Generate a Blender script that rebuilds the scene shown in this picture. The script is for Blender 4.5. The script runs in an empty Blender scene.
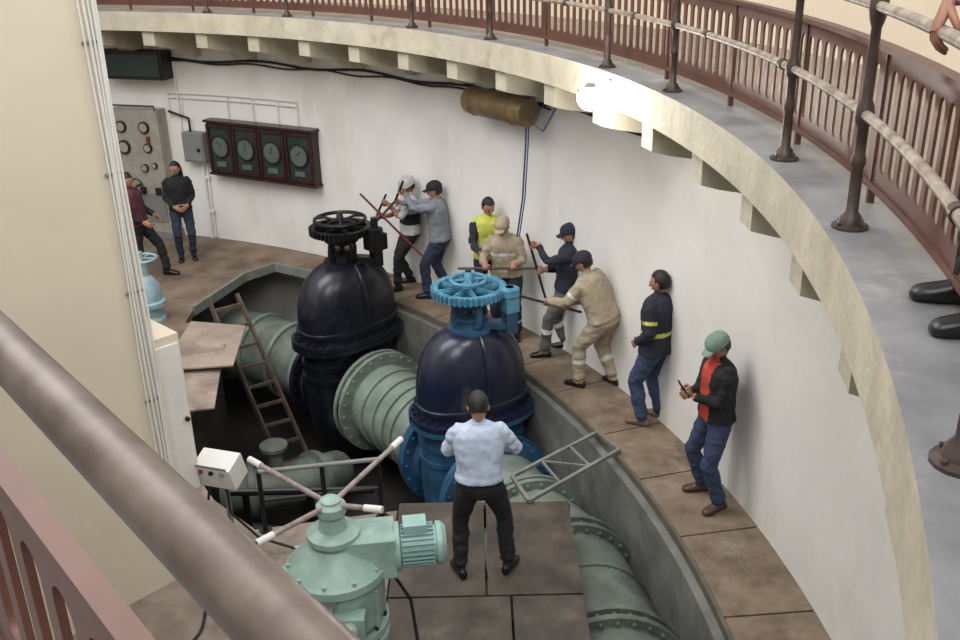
import bpy, bmesh, math, random
import numpy as np
from mathutils import Vector, Matrix, noise
random.seed(7)
CX,CY=-9.25,5.22
RW,RE,RS,RP=11.88,11.18,10.78,10.92
ZG=3.9
scn=bpy.context.scene
scn.view_settings.view_transform='Standard'
scn.view_settings.exposure=.12
def lin(c):
    return tuple(((x/255)/12.92 if x/255<=.04045 else ((x/255+.055)/1.055)**2.4) for x in c)
MATS={}
def mat(name,rgb,rough=.6,metal=0,var=.12,scale=4,bump=0.0,bscale=30,stretch=(1,1,1),rgb2=None,emit=0,edge=(.35,.65),stain=None):
    if name in MATS: return MATS[name]
    m=bpy.data.materials.new(name); m.use_nodes=True
    nt=m.node_tree; b=nt.nodes["Principled BSDF"]
    c=lin(rgb)
    b.inputs["Roughness"].default_value=rough; b.inputs["Metallic"].default_value=metal
    tc=nt.nodes.new("ShaderNodeTexCoord"); mp=nt.nodes.new("ShaderNodeMapping")
    mp.inputs["Scale"].default_value=stretch
    nt.links.new(tc.outputs["Object"],mp.inputs[0])
    n=nt.nodes.new("ShaderNodeTexNoise"); n.inputs["Scale"].default_value=scale; n.inputs["Detail"].default_value=6; n.inputs["Roughness"].default_value=.6
    nt.links.new(mp.outputs[0],n.inputs["Vector"])
    r=nt.nodes.new("ShaderNodeValToRGB")
    r.color_ramp.elements[0].position=edge[0]; r.color_ramp.elements[1].position=edge[1]
    c2=lin(rgb2) if rgb2 else tuple(x*(1-var*1.3) for x in c)
    c1=c if rgb2 else tuple(min(1,x*(1+var*.6)) for x in c)
    r.color_ramp.elements[0].color=(*c2,1); r.color_ramp.elements[1].color=(*c1,1)
    nt.links.new(n.outputs["Fac"],r.inputs[0]); out=r.outputs[0]
    if stain:
        mp2=nt.nodes.new("ShaderNodeMapping"); mp2.inputs["Scale"].default_value=stain[2]; nt.links.new(tc.outputs["Object"],mp2.inputs[0])
        n3=nt.nodes.new("ShaderNodeTexNoise"); n3.inputs["Scale"].default_value=stain[1]; n3.inputs["Detail"].default_value=8; n3.inputs["Roughness"].default_value=.65
        nt.links.new(mp2.outputs[0],n3.inputs["Vector"])
        r3=nt.nodes.new("ShaderNodeMapRange"); r3.inputs["From Min"].default_value=stain[3]; r3.inputs["From Max"].default_value=stain[4]; r3.inputs["To Max"].default_value=stain[5]
        nt.links.new(n3.outputs["Fac"],r3.inputs["Value"])
        mx=nt.nodes.new("ShaderNodeMix"); mx.data_type='RGBA'
        nt.links.new(r3.outputs[0],mx.inputs[0]); nt.links.new(out,mx.inputs[6]); mx.inputs[7].default_value=(*lin(stain[0]),1)
        out=mx.outputs[2]
    nt.links.new(out,b.inputs["Base Color"])
    if bump>0:
        n2=nt.nodes.new("ShaderNodeTexNoise"); n2.inputs["Scale"].default_value=bscale; n2.inputs["Detail"].default_value=4
        nt.links.new(mp.outputs[0],n2.inputs["Vector"])
        bp=nt.nodes.new("ShaderNodeBump"); bp.inputs["Strength"].default_value=bump; bp.inputs["Distance"].default_value=.02
        nt.links.new(n2.outputs["Fac"],bp.inputs["Height"]); nt.links.new(bp.outputs[0],b.inputs["Normal"])
    if emit>0:
        b.inputs["Emission Color"].default_value=(*c,1); b.inputs["Emission Strength"].default_value=emit
    MATS[name]=m; return m

class MB:
    def __init__(s): s.v=[];s.f=[];s.fm=[];s.mats=[];s.M=Matrix()
    def mi(s,m):
        if m not in s.mats: s.mats.append(m)
        return s.mats.index(m)
    def add(s,vs,fs,m):
        o=len(s.v); M=s.M
        s.v+= [tuple(M@Vector(v)) for v in vs]
        if isinstance(m,list):
            s.f+=[tuple(i+o for i in f) for f in fs]; s.fm+=[s.mi(x) for x in m]
        else:
            k=s.mi(m); s.f+=[tuple(i+o for i in f) for f in fs]; s.fm+=[k]*len(fs)
    def box(s,c,size,m,R=None):
        c=Vector(c); h=[x/2 for x in size]; R=R or Matrix.Identity(3)
        vs=[c+R@Vector((x*h[0],y*h[1],z*h[2])) for z in(-1,1) for y in(-1,1) for x in(-1,1)]
        s.add(vs,[(0,2,3,1),(4,5,7,6),(0,1,5,4),(2,6,7,3),(0,4,6,2),(1,3,7,5)],m)
    def loft(s,secs,m,n=16,cap=True,closed=False):
        vs=[]
        for sec in secs:
            c,X,Y=Vector(sec[0]),Vector(sec[1]),Vector(sec[2]); e=sec[3] if len(sec)>3 else 2
            for i in range(n):
                t=2*math.pi*i/n; co,si=math.cos(t),math.sin(t)
                vs.append(c+X*math.copysign(abs(co)**(2/e),co)+Y*math.copysign(abs(si)**(2/e),si))
        fs=[];k=len(secs)
        for j in range(k if closed else k-1):
            a=j*n;b=((j+1)%k)*n
            for i in range(n): fs.append((a+i,a+(i+1)%n,b+(i+1)%n,b+i))
        if cap and not closed: fs.append(tuple(range(n-1,-1,-1))); fs.append(tuple((k-1)*n+i for i in range(n)))
        s.add(vs,fs,m)
    def tube(s,pts,rad,m,n=12,cap=True,closed=False):
        P=[Vector(p) for p in pts]; k=len(P)
        if not hasattr(rad,'__len__'): rad=[rad]*k
        secs=[];prev=None
        for i in range(k):
            if closed: d=P[(i+1)%k]-P[i-1]
            else: d=P[min(i+1,k-1)]-P[max(i-1,0)]
            if d.length<1e-9: d=Vector((0,0,1))
            d.normalize()
            if prev is None:
                up=Vector((0,0,1)) if abs(d.z)<.9 else Vector((1,0,0))
                X=d.cross(up).normalized()
            else:
                X=(prev-d*prev.dot(d)).normalized()
            prev=X; Y=d.cross(X)
            secs.append((P[i],X*rad[i],Y*rad[i]))
        s.loft(secs,m,n,cap,closed)
    def cyl(s,a,b,r,m,n=16,r2=None): s.tube([a,b],[r,r if r2 is None else r2],m,n)
    def lathe(s,base,prof,m,n=20,axis=(0,0,1)):
        b=Vector(base);d=Vector(axis).normalized()
        up=Vector((0,0,1)) if abs(d.z)<.9 else Vector((1,0,0))
        X=d.cross(up).normalized();Y=d.cross(X)
        s.loft([(b+d*z,X*max(r,.0005),Y*max(r,.0005)) for r,z in prof],m,n)
    def ell(s,c,r,m,n=16,k=10,R=None,zmin=-1,zmax=1):
        R=R or Matrix.Identity(3)
        secs=[]
        c=Vector(c)
        t0=math.asin(max(-1,zmin));t1=math.asin(min(1,zmax))
        for i in range(k+1):
            t=t0+(t1-t0)*i/k
            q=max(math.cos(t),.01)
            secs.append((c+R@Vector((0,0,r[2]*math.sin(t))),R@Vector((r[0]*q,0,0)),R@Vector((0,r[1]*q,0))))
        s.loft(secs,m,n)
    def torus(s,c,R,r,m,axis=(0,0,1),n=40,k=8):
        d=Vector(axis).normalized();up=Vector((0,0,1)) if abs(d.z)<.9 else Vector((1,0,0))
        X=d.cross(up).normalized();Y=d.cross(X);c=Vector(c)
        s.tube([c+X*R*math.cos(2*math.pi*i/n)+Y*R*math.sin(2*math.pi*i/n) for i in range(n)],r,m,k,False,True)
    def arc(s,prof,a0,a1,n,m,cap=True):
        k=len(prof);vs=[];fs=[];ms=[]
        for i in range(n+1):
            a=math.radians(a0+(a1-a0)*i/n)
            for r,z in prof: vs.append((CX+r*math.cos(a),CY+r*math.sin(a),z))
        for i in range(n):
            for j in range(k):
                fs.append((i*k+j,i*k+(j+1)%k,(i+1)*k+(j+1)%k,(i+1)*k+j)); ms.append(m[j] if isinstance(m,list) else m)
        if cap:
            fs.append(tuple(range(k)));ms.append(ms[0]); fs.append(tuple(n*k+j for j in range(k)));ms.append(ms[0])
        s.add(vs,fs,ms)
    def poly(s,pts,z0,z1,m):
        n=len(pts);vs=[(x,y,z0) for x,y in pts]+[(x,y,z1) for x,y in pts]
        fs=[tuple(range(n-1,-1,-1)),tuple(range(n,2*n))]+[(i,(i+1)%n,n+(i+1)%n,n+i) for i in range(n)]
        s.add(vs,fs,m)
    def done(s,name,smooth=40,bevel=0,normals=True,parent=None):
        V=np.array(s.v); lo=V.min(0);hi=V.max(0); o=np.array([(lo[0]+hi[0])/2,(lo[1]+hi[1])/2,lo[2]])
        me=bpy.data.meshes.new(name); me.from_pydata((V-o).tolist(),[],s.f)
        for m in s.mats: me.materials.append(m)
        me.polygons.foreach_set("material_index",s.fm)
        if normals:
            bm=bmesh.new();bm.from_mesh(me);bmesh.ops.recalc_face_normals(bm,faces=bm.faces)
            big=[f for f in bm.faces if len(f.verts)>4]
            bmesh.ops.triangulate(bm,faces=big)
            bm.to_mesh(me);bm.free()
        me.update()
        if smooth:
            me.shade_smooth()
            try: me.set_sharp_from_angle(angle=math.radians(smooth))
            except Exception: pass
        ob=bpy.data.objects.new(name,me); ob.location=o
        scn.collection.objects.link(ob)
        if bevel:
            b=ob.modifiers.new("b","BEVEL"); b.width=bevel;b.segments=2;b.limit_method='ANGLE';b.angle_limit=math.radians(50)
        if parent: ob.parent=parent
        return ob
def A(r,a,z): a=math.radians(a); return Vector((CX+r*math.cos(a),CY+r*math.sin(a),z))
def F(a,r=RW,z=0):
    t=math.radians(a); o=A(r,a,z)
    X=Vector((math.sin(t),-math.cos(t),0)); Y=Vector((-math.cos(t),-math.sin(t),0)); Z=Vector((0,0,1))
    return Matrix((( X.x,Y.x,Z.x,o.x),(X.y,Y.y,Z.y,o.y),(X.z,Y.z,Z.z,o.z),(0,0,0,1)))

# ---------------- materials
M_wall=mat("wall_plaster_white",(224,222,218),.75,var=.05,scale=1.2,bump=.15,bscale=6,stain=((176,168,152),.8,(1,1,.35),.52,.78,.55))
M_wallup=mat("wall_plaster_cream",(206,192,170),.8,var=.06,scale=1,bump=.15,bscale=8)
M_tower=mat("tower_plaster_cream",(212,202,182),.8,var=.05,scale=.8,bump=.1,bscale=5,stain=((176,154,136),.7,(1,1,.5),.5,.8,.5))
M_slabface=mat("slab_edge_cream",(188,180,160),.75,var=.14,scale=3,bump=.3,bscale=20,stain=((120,110,94),2.5,(1,1,1),.55,.75,.6))
M_slabtop=mat("slab_top_grey",(136,137,138),.42,scale=2.2,rgb2=(106,106,108),bump=.1,stain=((178,178,174),3,(1,1,1),.58,.7,.45))
M_hallfloor=mat("hall_floor_beige",(154,140,122),.6,scale=2.2,rgb2=(128,116,102))
M_conc=mat("concrete_grey",(124,124,120),.8,scale=2,rgb2=(92,92,88),bump=.3,bscale=12,stain=((74,68,62),1.6,(1,1,.4),.5,.75,.6))
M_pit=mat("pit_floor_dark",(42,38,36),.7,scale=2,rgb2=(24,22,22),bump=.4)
M_plank=mat("walkway_board_brown",(134,118,100),.75,scale=3,rgb2=(98,84,68),bump=.2,stain=((162,150,134),4,(1,1,1),.56,.75,.5))
M_wood=mat("floor_board_brown",(130,112,94),.75,scale=2.2,rgb2=(92,78,64),bump=.2)
M_dust=mat("floor_dusty",(148,134,122),.85,scale=2.5,rgb2=(112,98,88),bump=.3,stain=((176,164,152),3,(1,1,1),.55,.75,.6))
M_sheet=mat("plywood_grey",(160,144,130),.8,scale=3,rgb2=(136,120,106),bump=.1)
M_steel=mat("steel_plate_worn",(94,84,74),.5,scale=2.4,rgb2=(58,52,47),bump=.15,metal=.1,stain=((132,120,106),3.5,(1,1,1),.55,.75,.5))
M_edge=mat("edge_steel_grey",(122,126,118),.6,scale=6,var=.2)
M_edge2=mat("edge_steel_brown",(96,90,80),.6,scale=6,var=.2)
M_brown=mat("ironwork_brown",(92,60,50),.5,var=.12,scale=6)
M_post=mat("post_dark_bronze",(72,60,54),.45,metal=.3,var=.3,scale=14)
M_rail=mat("rail_pipe_worn",(164,152,138),.5,metal=.2,scale=12,rgb2=(116,100,88))
M_railf=mat("rail_pipe_brown",(98,86,78),.42,metal=.3,scale=14,rgb2=(70,58,52))
M_green=mat("pipe_paint_pale_green",(136,150,138),.5,scale=3,rgb2=(108,120,110),bump=.1,stain=((90,80,66),2.5,(1,1,1),.58,.78,.6))
M_green2=mat("pipe_paint_grey_green",(116,127,118),.5,scale=3,rgb2=(88,95,88),bump=.1,stain=((78,70,60),2.2,(1,1,1),.52,.75,.6))
M_navy=mat("valve_paint_black_navy",(22,24,34),.3,scale=3.5,rgb2=(38,40,46),bump=.08,bscale=14,edge=(.3,.5),stain=((96,98,100),5,(1,1,.35),.60,.78,.5))
M_navy2=mat("valve_paint_navy",(26,32,54),.28,scale=3,rgb2=(40,42,52),bump=.08,bscale=14,edge=(.35,.55),stain=((104,104,104),5,(1,1,.35),.60,.78,.5))
M_blue=mat("valve_paint_blue",(54,98,132),.42,scale=4,rgb2=(40,70,96),stain=((60,56,52),3,(1,1,.6),.55,.75,.5))
M_sky=mat("gear_paint_light_blue",(94,154,178),.45,scale=8,rgb2=(60,114,142))
M_pale=mat("valve_paint_pale_blue",(156,180,188),.5,scale=8,rgb2=(126,152,164))
M_blk=mat("black_greasy_iron",(26,26,28),.4,metal=.3,scale=10,var=.4)
M_aqua=mat("actuator_paint_aqua",(152,178,168),.45,scale=6,rgb2=(128,154,146),stain=((104,116,106),4,(1,1,.6),.56,.76,.5))
M_aqua2=mat("motor_paint_aqua",(146,180,174),.45,scale=6,var=.12)
M_white=mat("white_plastic",(218,217,212),.5,var=.05)
M_grey=mat("grey_enamel",(122,124,122),.5,var=.1)
M_cab=mat("cabinet_grey_beige",(152,148,136),.55,var=.15,scale=5)
M_dkwood=mat("dark_varnished_wood",(56,32,28),.35,scale=8,rgb2=(38,22,20),stretch=(1,1,4))
M_glass=mat("gauge_glass_dark",(44,54,52),.12,var=.1)
M_dial=mat("dial_face",(84,98,90),.3,var=.1)
M_black=mat("black_plastic",(20,20,22),.5,var=.2)
M_bronze=mat("bronze_duct",(128,108,78),.45,metal=.2,scale=6,var=.2)
M_cable=mat("blue_cable",(44,64,118),.5,var=.05)
M_red=mat("red_paint_bar",(104,48,44),.5,var=.15,scale=10)
M_bar=mat("steel_bar",(74,68,66),.45,metal=.5,var=.25,scale=20)
M_lwood=mat("ladder_wood",(116,98,80),.7,scale=10,rgb2=(82,68,56),stretch=(1,1,.3))
M_pink=mat("handle_rod_grey",(156,146,140),.5,scale=10,rgb2=(118,106,102))
M_lamp=mat("lamp_led",(255,252,246),.3,emit=70,var=0)

# ---------------- room shell
b=MB(); b.arc([(RW,-2.3),(12.25,-2.3),(12.25,3.62),(RW,3.62)],0,360,180,M_wall,False); b.done("wall_curved")
b=MB(); b.arc([(12.9,ZG),(13.2,ZG),(13.2,7.0),(12.9,7.0)],0,360,120,M_wallup,False); b.done("wall_upper")
b=MB(); b.arc([(11.03,-2.3),(RE,-2.3),(RE,-.08),(11.03,-.08)][::-1],-75,53,120,M_conc); b.done("wall_pit_retaining")
b=MB(); b.arc([(RS,3.62),(13.2,3.62),(13.2,ZG),(11.2,ZG),(RS,ZG)],0,360,240,[M_slabface,M_slabface,M_hallfloor,M_slabtop,M_slabface],False)
for i in range(66):
    a=-15.15+5.4545*i
    b.arc([(10.84,3.63),(RW+.05,3.63),(RW+.05,3.12),(11.65,3.14),(11.5,3.26),(10.98,3.36),(10.84,3.40)],a-.58,a+.58,2,M_slabface)
b.done("floor_gallery_slab",30)
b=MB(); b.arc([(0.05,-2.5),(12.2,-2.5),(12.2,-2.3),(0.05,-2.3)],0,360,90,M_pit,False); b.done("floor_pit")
b=MB(); a=-75.
while a<52.4:
    a2=min(a+random.uniform(4.2,5.6),52.6)
    b.arc([(RE-.03,-.07),(RW,-.07),(RW,0),(RE-.03,0)],a+.05,a2-.05,6,M_plank); a=a2
b.arc([(RE-.07,-.16),(RE-.035,-.16),(RE-.035,.006),(RE-.07,.006)],-75,52.6,80,M_edge2)
b.done("floor_walkway",30)
arcp=[tuple(A(RW-.01,a,0)[:2]) for a in np.linspace(52.7,140,24)]
b=MB()
b.poly([(-2.49,14.10)]+arcp+[(-9,9),(-3.35,9.0),(-3.3,10.47),(-3.38,12.17),(-4.10,12.3),(-4.12,12.8),(-3.68,14.18),(-3.29,14.62)],-.09,0,M_wood)
b.done("floor_left_boards",30)
b=MB()
b.poly([(-3.35,8.99),(-9,8.99),(-9,2.2),(-.82,2.2),(-.82,7.6),(-2.1,7.35),(-2.6,7.85),(-2.95,8.4)],-.09,-.004,M_dust)
for k in range(4): b.box((-1.6,3.0+1.15*k,-.003),(1.55,.012,.01),M_pit)
b.done("floor_front_left",30)
b=MB()
for (x0,x1,y0,y1) in [(-.81,.0,6.35,7.72),(.01,.80,6.35,7.70),(-.81,.2,4.6,6.34),(.21,.80,4.6,6.34),(-.81,.78,2.2,4.59)]:
    b.box(((x0+x1)/2,(y0+y1)/2,-.03),(x1-x0-.012,y1-y0-.012,.06),M_steel)
b.box((0,7.68,-.14),(1.62,.08,.2),M_blk); b.box((.76,5,-.14),(.08,5.3,.2),M_blk)
for x,y in[(-.7,7.55),(.7,7.5),(.7,4.5)]: b.box((x,y,-1.2),(.12,.12,2.2),M_blk)
b.done("floor_steel_platform",30)
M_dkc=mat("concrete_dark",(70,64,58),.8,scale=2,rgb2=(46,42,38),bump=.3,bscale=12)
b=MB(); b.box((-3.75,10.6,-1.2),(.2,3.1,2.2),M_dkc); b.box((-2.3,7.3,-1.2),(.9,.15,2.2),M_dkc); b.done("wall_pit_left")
b=MB()
def beam(p,q,w,h,m,bb):
    p=Vector(p);q=Vector(q);d=(q-p);L=d.length;d.normalize();s=Vector((0,0,1)).cross(d).normalized() if abs(d.z)<.95 else Vector((1,0,0));u=d.cross(s)
    R=Matrix((s,d,u)).transposed(); bb.box((p+q)/2,(w,L,h),m,R)
E=[(-4.12,12.8),(-3.68,14.18),(-3.29,14.62),(-2.49,14.10)]
for i in range(3): beam((*E[i],-.03),(*E[i+1],-.03),.05,.14,M_edge,b)
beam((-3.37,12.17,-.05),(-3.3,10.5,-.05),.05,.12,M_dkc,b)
b.done("trim_platform_edge",30)

# tower
C0=Vector((-2.53,6.74,0)); TU=Vector((-.69,-.72,0)).normalized(); TN=Vector((-.72,.69,0)).normalized()
b=MB(); q=[C0,C0+TU*9,C0+TU*9+TN*1.6,C0+TN*1.6]
b.poly([(p.x,p.y) for p in q],-2.3,7.0,M_tower); b.done("wall_tower",30)
b=MB()
OUT=-TU; NF=-TN
for i,(k,r) in enumerate([(.005,.010),(.03,.012),(.06,.009),(.085,.011),(.115,.008)]):
    p=C0+TU*k+NF*(.022)
    pts=[p+Vector((0,0,z))+TU*(.008*math.sin(z*2.1+i)) for z in np.linspace(.05,7,40)]
    b.tube(pts,r,M_white,8)
for z in np.arange(.8,7,.9): beam(C0+TU*.0+NF*.02+Vector((0,0,z)),C0+TU*.14+NF*.02+Vector((0,0,z)),.012,.02,M_grey,b)
b.done("conduit_bundle")
b=MB(); R=Matrix((TU,TN,Vector((0,0,1)))).transposed()
b.box(C0+TN*.4+OUT*.155+Vector((0,0,1.35)),(.30,.5,1.5),M_tower,R)
b.box(C0+TN*.135+OUT*.155+Vector((0,0,1.35)),(.25,.03,1.36),M_white,R)
b.cyl(C0+TN*.12+OUT*.25+Vector((0,0,1.35)),C0+TN*.09+OUT*.25+Vector((0,0,1.35)),.02,M_black,10)
b.done("electrical_enclosure",30,.01)

# bridge (landing) with foreground railing
BN=Vector((.763,.646,0)); BD=Vector((-.646,.763,0))
b=MB(); 
q=[BN*.24+BD*-.6,BN*.24+BD*5.6,BN*-1.2+BD*6.6,BN*-1.2+BD*-.6]
b.poly([(p.x,p.y) for p in q],3.62,3.895,M_slabtop); b.done("floor_bridge",30)

def cell_panel(b,mapf,s0,s1,w,z0,z1,th,m):
    n=max(1,round((s1-s0)/w)); w=(s1-s0)/n; H=z1-z0
    hw=w*.31; zl=z0+.07+hw; zh=z1-.06-hw
    inner=[];outer=[]
    for i in range(8):
        t=math.pi*i/7; inner.append((w/2+hw*math.cos(t),zh+hw*math.sin(t)))
    for i in range(8):
        t=math.pi+math.pi*i/7; inner.append((w/2+hw*math.cos(t),zl+hw*math.sin(t)))
    outer=[(w,zh),(w,z1-.01),(w,z1),(w*.7,z1),(w*.3,z1),(0,z1),(0,z1-.01),(0,zh),(0,zl),(0,z0+.01),(0,z0),(w*.3,z0),(w*.7,z0),(w,z0),(w,z0+.01),(w,zl)]
    vs=[];fs=[]
    for c in range(n):
        s=s0+c*w;o=len(vs)
        for t in(-th/2,th/2):
            for x,z in outer: vs.append(mapf(s+x,z,t))
            for x,z in inner: vs.append(mapf(s+x,z,t))
        for i in range(16):
            j=(i+1)%16
            fs.append((o+i,o+j,o+16+j,o+16+i)); fs.append((o+32+j,o+32+i,o+48+i,o+48+j))
            fs.append((o+16+i,o+16+j,o+48+j,o+48+i))
            if (i in (2,3,4)) or (i in (10,11,12)): fs.append((o+j,o+i,o+32+i,o+32+j))
    b.add(vs,fs,m)
RB=11.07
def mapring(s,z,t):
    return A(RB+t,-60+math.degrees(s/RB),z)
b=MB(); L=math.radians(170)*RB
cell_panel(b,mapring,0,L,.125,3.99,4.56,.012,M_brown)
b.arc([(RB-.03,4.56),(RB+.03,4.56),(RB+.03,4.585),(RB-.03,4.585)],-60,110,150,M_brown)
b.arc([(RB-.02,3.97),(RB+.02,3.97),(RB+.02,4.0),(RB-.02,4.0)],-60,110,150,M_brown)
for a in np.arange(-55.0,110,6.2): 
    p=A(RB,a,ZG); b.box(p+Vector((0,0,.33)),(.03,.03,.66),M_brown,Matrix.Rotation(math.radians(a),3,'Z')); 
b.done("ornamental_iron_balustrade",30)
def post(b,p,h=.9):
    b.lathe(p,[(.075,0),(.075,.012),(.05,.02),(.042,.05),(.026,.07),(.024,.25),(.03,.27),(.03,.29),(.023,.31),(.022,.42),(.034,.44),(.038,.47),(.034,.50),(.022,.53),(.02,.80),(.03,.83),(.036,.87),(.036,.91),(.026,.935),(.008,.95)],M_post,14)
    for k in range(4):
        t=k*math.pi/2+.4; b.cyl(p+Vector((.06*math.cos(t),.06*math.sin(t),.01)),p+Vector((.06*math.cos(t),.06*math.sin(t),.026)),.009,M_post,6)
b=MB()
PA=[-40,-27.5,-17.4,-7.4,-1.05,10.4,17.3,30,38.6,52.1,60.5,74,83,96]
for a in PA: post(b,A(10.89,a,ZG))
for z,r,m in[(ZG+.88,.021,M_rail),(ZG+.47,.021,M_rail)]:
    b.tube([A(10.89,a,z) for a in np.arange(-45,100,1.)],r,m,12)
    for a in np.arange(-44,98,7.3): b.tube([A(10.89,a,z),A(10.89,a+.25,z)],.028,M_post,12)
b.done("pipe_railing",50)
b=MB()
KN=.171
P0=BN*KN+BD*-.5+Vector((0,0,4.8)); P1=BN*KN+BD*5.6+Vector((0,0,4.8))
b.tube([P0,P1],.0215,M_railf,20)
for t in(-.45,2.2,4.2,5.5): post(b,BN*KN+BD*t+Vector((0,0,ZG-.005)))
b.done("bridge_handrail",50)
def mapb(s,z,t): return BN*(.222+t)+BD*s+Vector((0,0,z))
b=MB(); cell_panel(b,mapb,-.5,5.6,.125,3.99,4.45,.012,M_brown)
beam(mapb(-.5,4.46,0),mapb(5.6,4.46,0),.03,.03,M_brown,b)
beam(mapb(-.5,3.97,0),mapb(5.6,3.97,0),.04,.03,M_brown,b)
for t in np.arange(-.4,5.6,1.2): beam(mapb(t,3.89,0),mapb(t,4.46,0),.03,.03,M_brown,b)
b.done("ornamental_iron_balustrade",30)

# ---------------- pipes
def pipearc(b,r0,a0,a1,z,rad,m,n=None):
    n=n or max(2,int(abs(a1-a0)/1.2)+1)
    rads=rad if hasattr(rad,'__len__') else [rad]*n
    b.tube([A(r0,a,z) for a in np.linspace(a0,a1,n)],rads,m,36)
def flange(b,r0,a,z,R,th,m,bolts=20,Rb=None):
    da=math.degrees(th/2/r0); b.tube([A(r0,a-da,z),A(r0,a+da,z)],R,m,40)
    if bolts:
        t=math.radians(a); X=Vector((math.cos(t),math.sin(t),0)); T=Vector((-math.sin(t),math.cos(t),0)); c=A(r0,a,z); Rb=Rb or R-.05
        for i in range(bolts):
            p=c+X*Rb*math.cos(2*math.pi*i/bolts)+Vector((0,0,Rb*math.sin(2*math.pi*i/bolts)))
            b.cyl(p-T*(th/2+.03),p+T*(th/2+.03),.02,m,6)
PR=10.33; PZ=-1.10; V1,V2=44.3,27.9
b=MB()
pipearc(b,PR,V2+2.9,V1-2.9,PZ,.55,M_green)
for a,R in[(V1-3.2,.72),(V1-3.9,.72)]: flange(b,PR,a,PZ,R,.06,M_green,24)
for a in(V1-5.6,V1-7.2,V1-8.6,V1-9.8): flange(b,PR,a,PZ,.585,.05,M_green,0)
flange(b,PR,V2+3.6,PZ,.70,.06,M_blue,22)
pipearc(b,PR,V1+2.9,V1+40,PZ,.55,M_green2)
for a in(V1+4.2,V1+7.5,V1+11,V1+15,V1+20,V1+25): flange(b,PR,a,PZ,.60,.07,M_green,0)
b.done("main_pipe",40)
b=MB()
pipearc(b,PR,V2-2.9,V2-7.5,PZ,.55,M_green)
flange(b,PR,V2-3.5,PZ,.70,.06,M_blue,22)
flange(b,PR,V2-7.4,PZ,.66,.06,M_green,24); flange(b,PR,V2-7.9,PZ,.66,.06,M_green,24)
pipearc(b,PR+.02,V2-7.8,V2-12,PZ,[.55,.58,.62,.66,.68],M_green,5)
pipearc(b,PR+.02,V2-12,-60,PZ,.68,M_green2)
for a in(15.2,14.4,7.6,6.9,-1,-9): flange(b,PR+.02,a,PZ,.76,.06,M_green2,30)
for a in(11.4,3): flange(b,PR+.02,a,PZ,.70,.05,M_green2,0)
b.done("main_pipe",40)
b=MB()
pts=[(-3.4,10.6,-1.7),(-2.9,10.7,-1.7),(-2.5,10.85,-1.72),(-2.2,11.15,-1.8),(-2.05,11.5,-1.95)]
b.tube(pts,.28,M_green2,24)
for p,q in[((-3.05,10.66,-1.7),(-2.97,10.68,-1.7)),((-2.3,11.0,-1.76),(-2.24,11.07,-1.78))]: b.tube([p,q],.37,M_green2,28)
b.cyl((-2.7,10.78,-1.5),(-2.7,10.78,-1.15),.1,M_green2,16);b.cyl((-2.7,10.78,-1.15),(-2.7,10.78,-1.1),.18,M_green2,20)
b.tube([(-1.9,9.3,-1.9),(-1.0,9.5,-1.9),(-.2,9.2,-1.95)],.12,M_green2,16)
b.tube([(-3.3,9.5,-1.4),(-2.0,9.2,-1.4),(-1.6,8.4,-1.4)],.07,M_blk,12)
for x in(-2.6,-1.9): b.cyl((x,8.9,-2.3),(x,8.9,-.6),.04,M_blk,8)
b.tube([(-2.8,8.9,-.6),(-1.2,8.9,-.6)],.04,M_blk,8)
b.done("branch_pipe",40)

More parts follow.
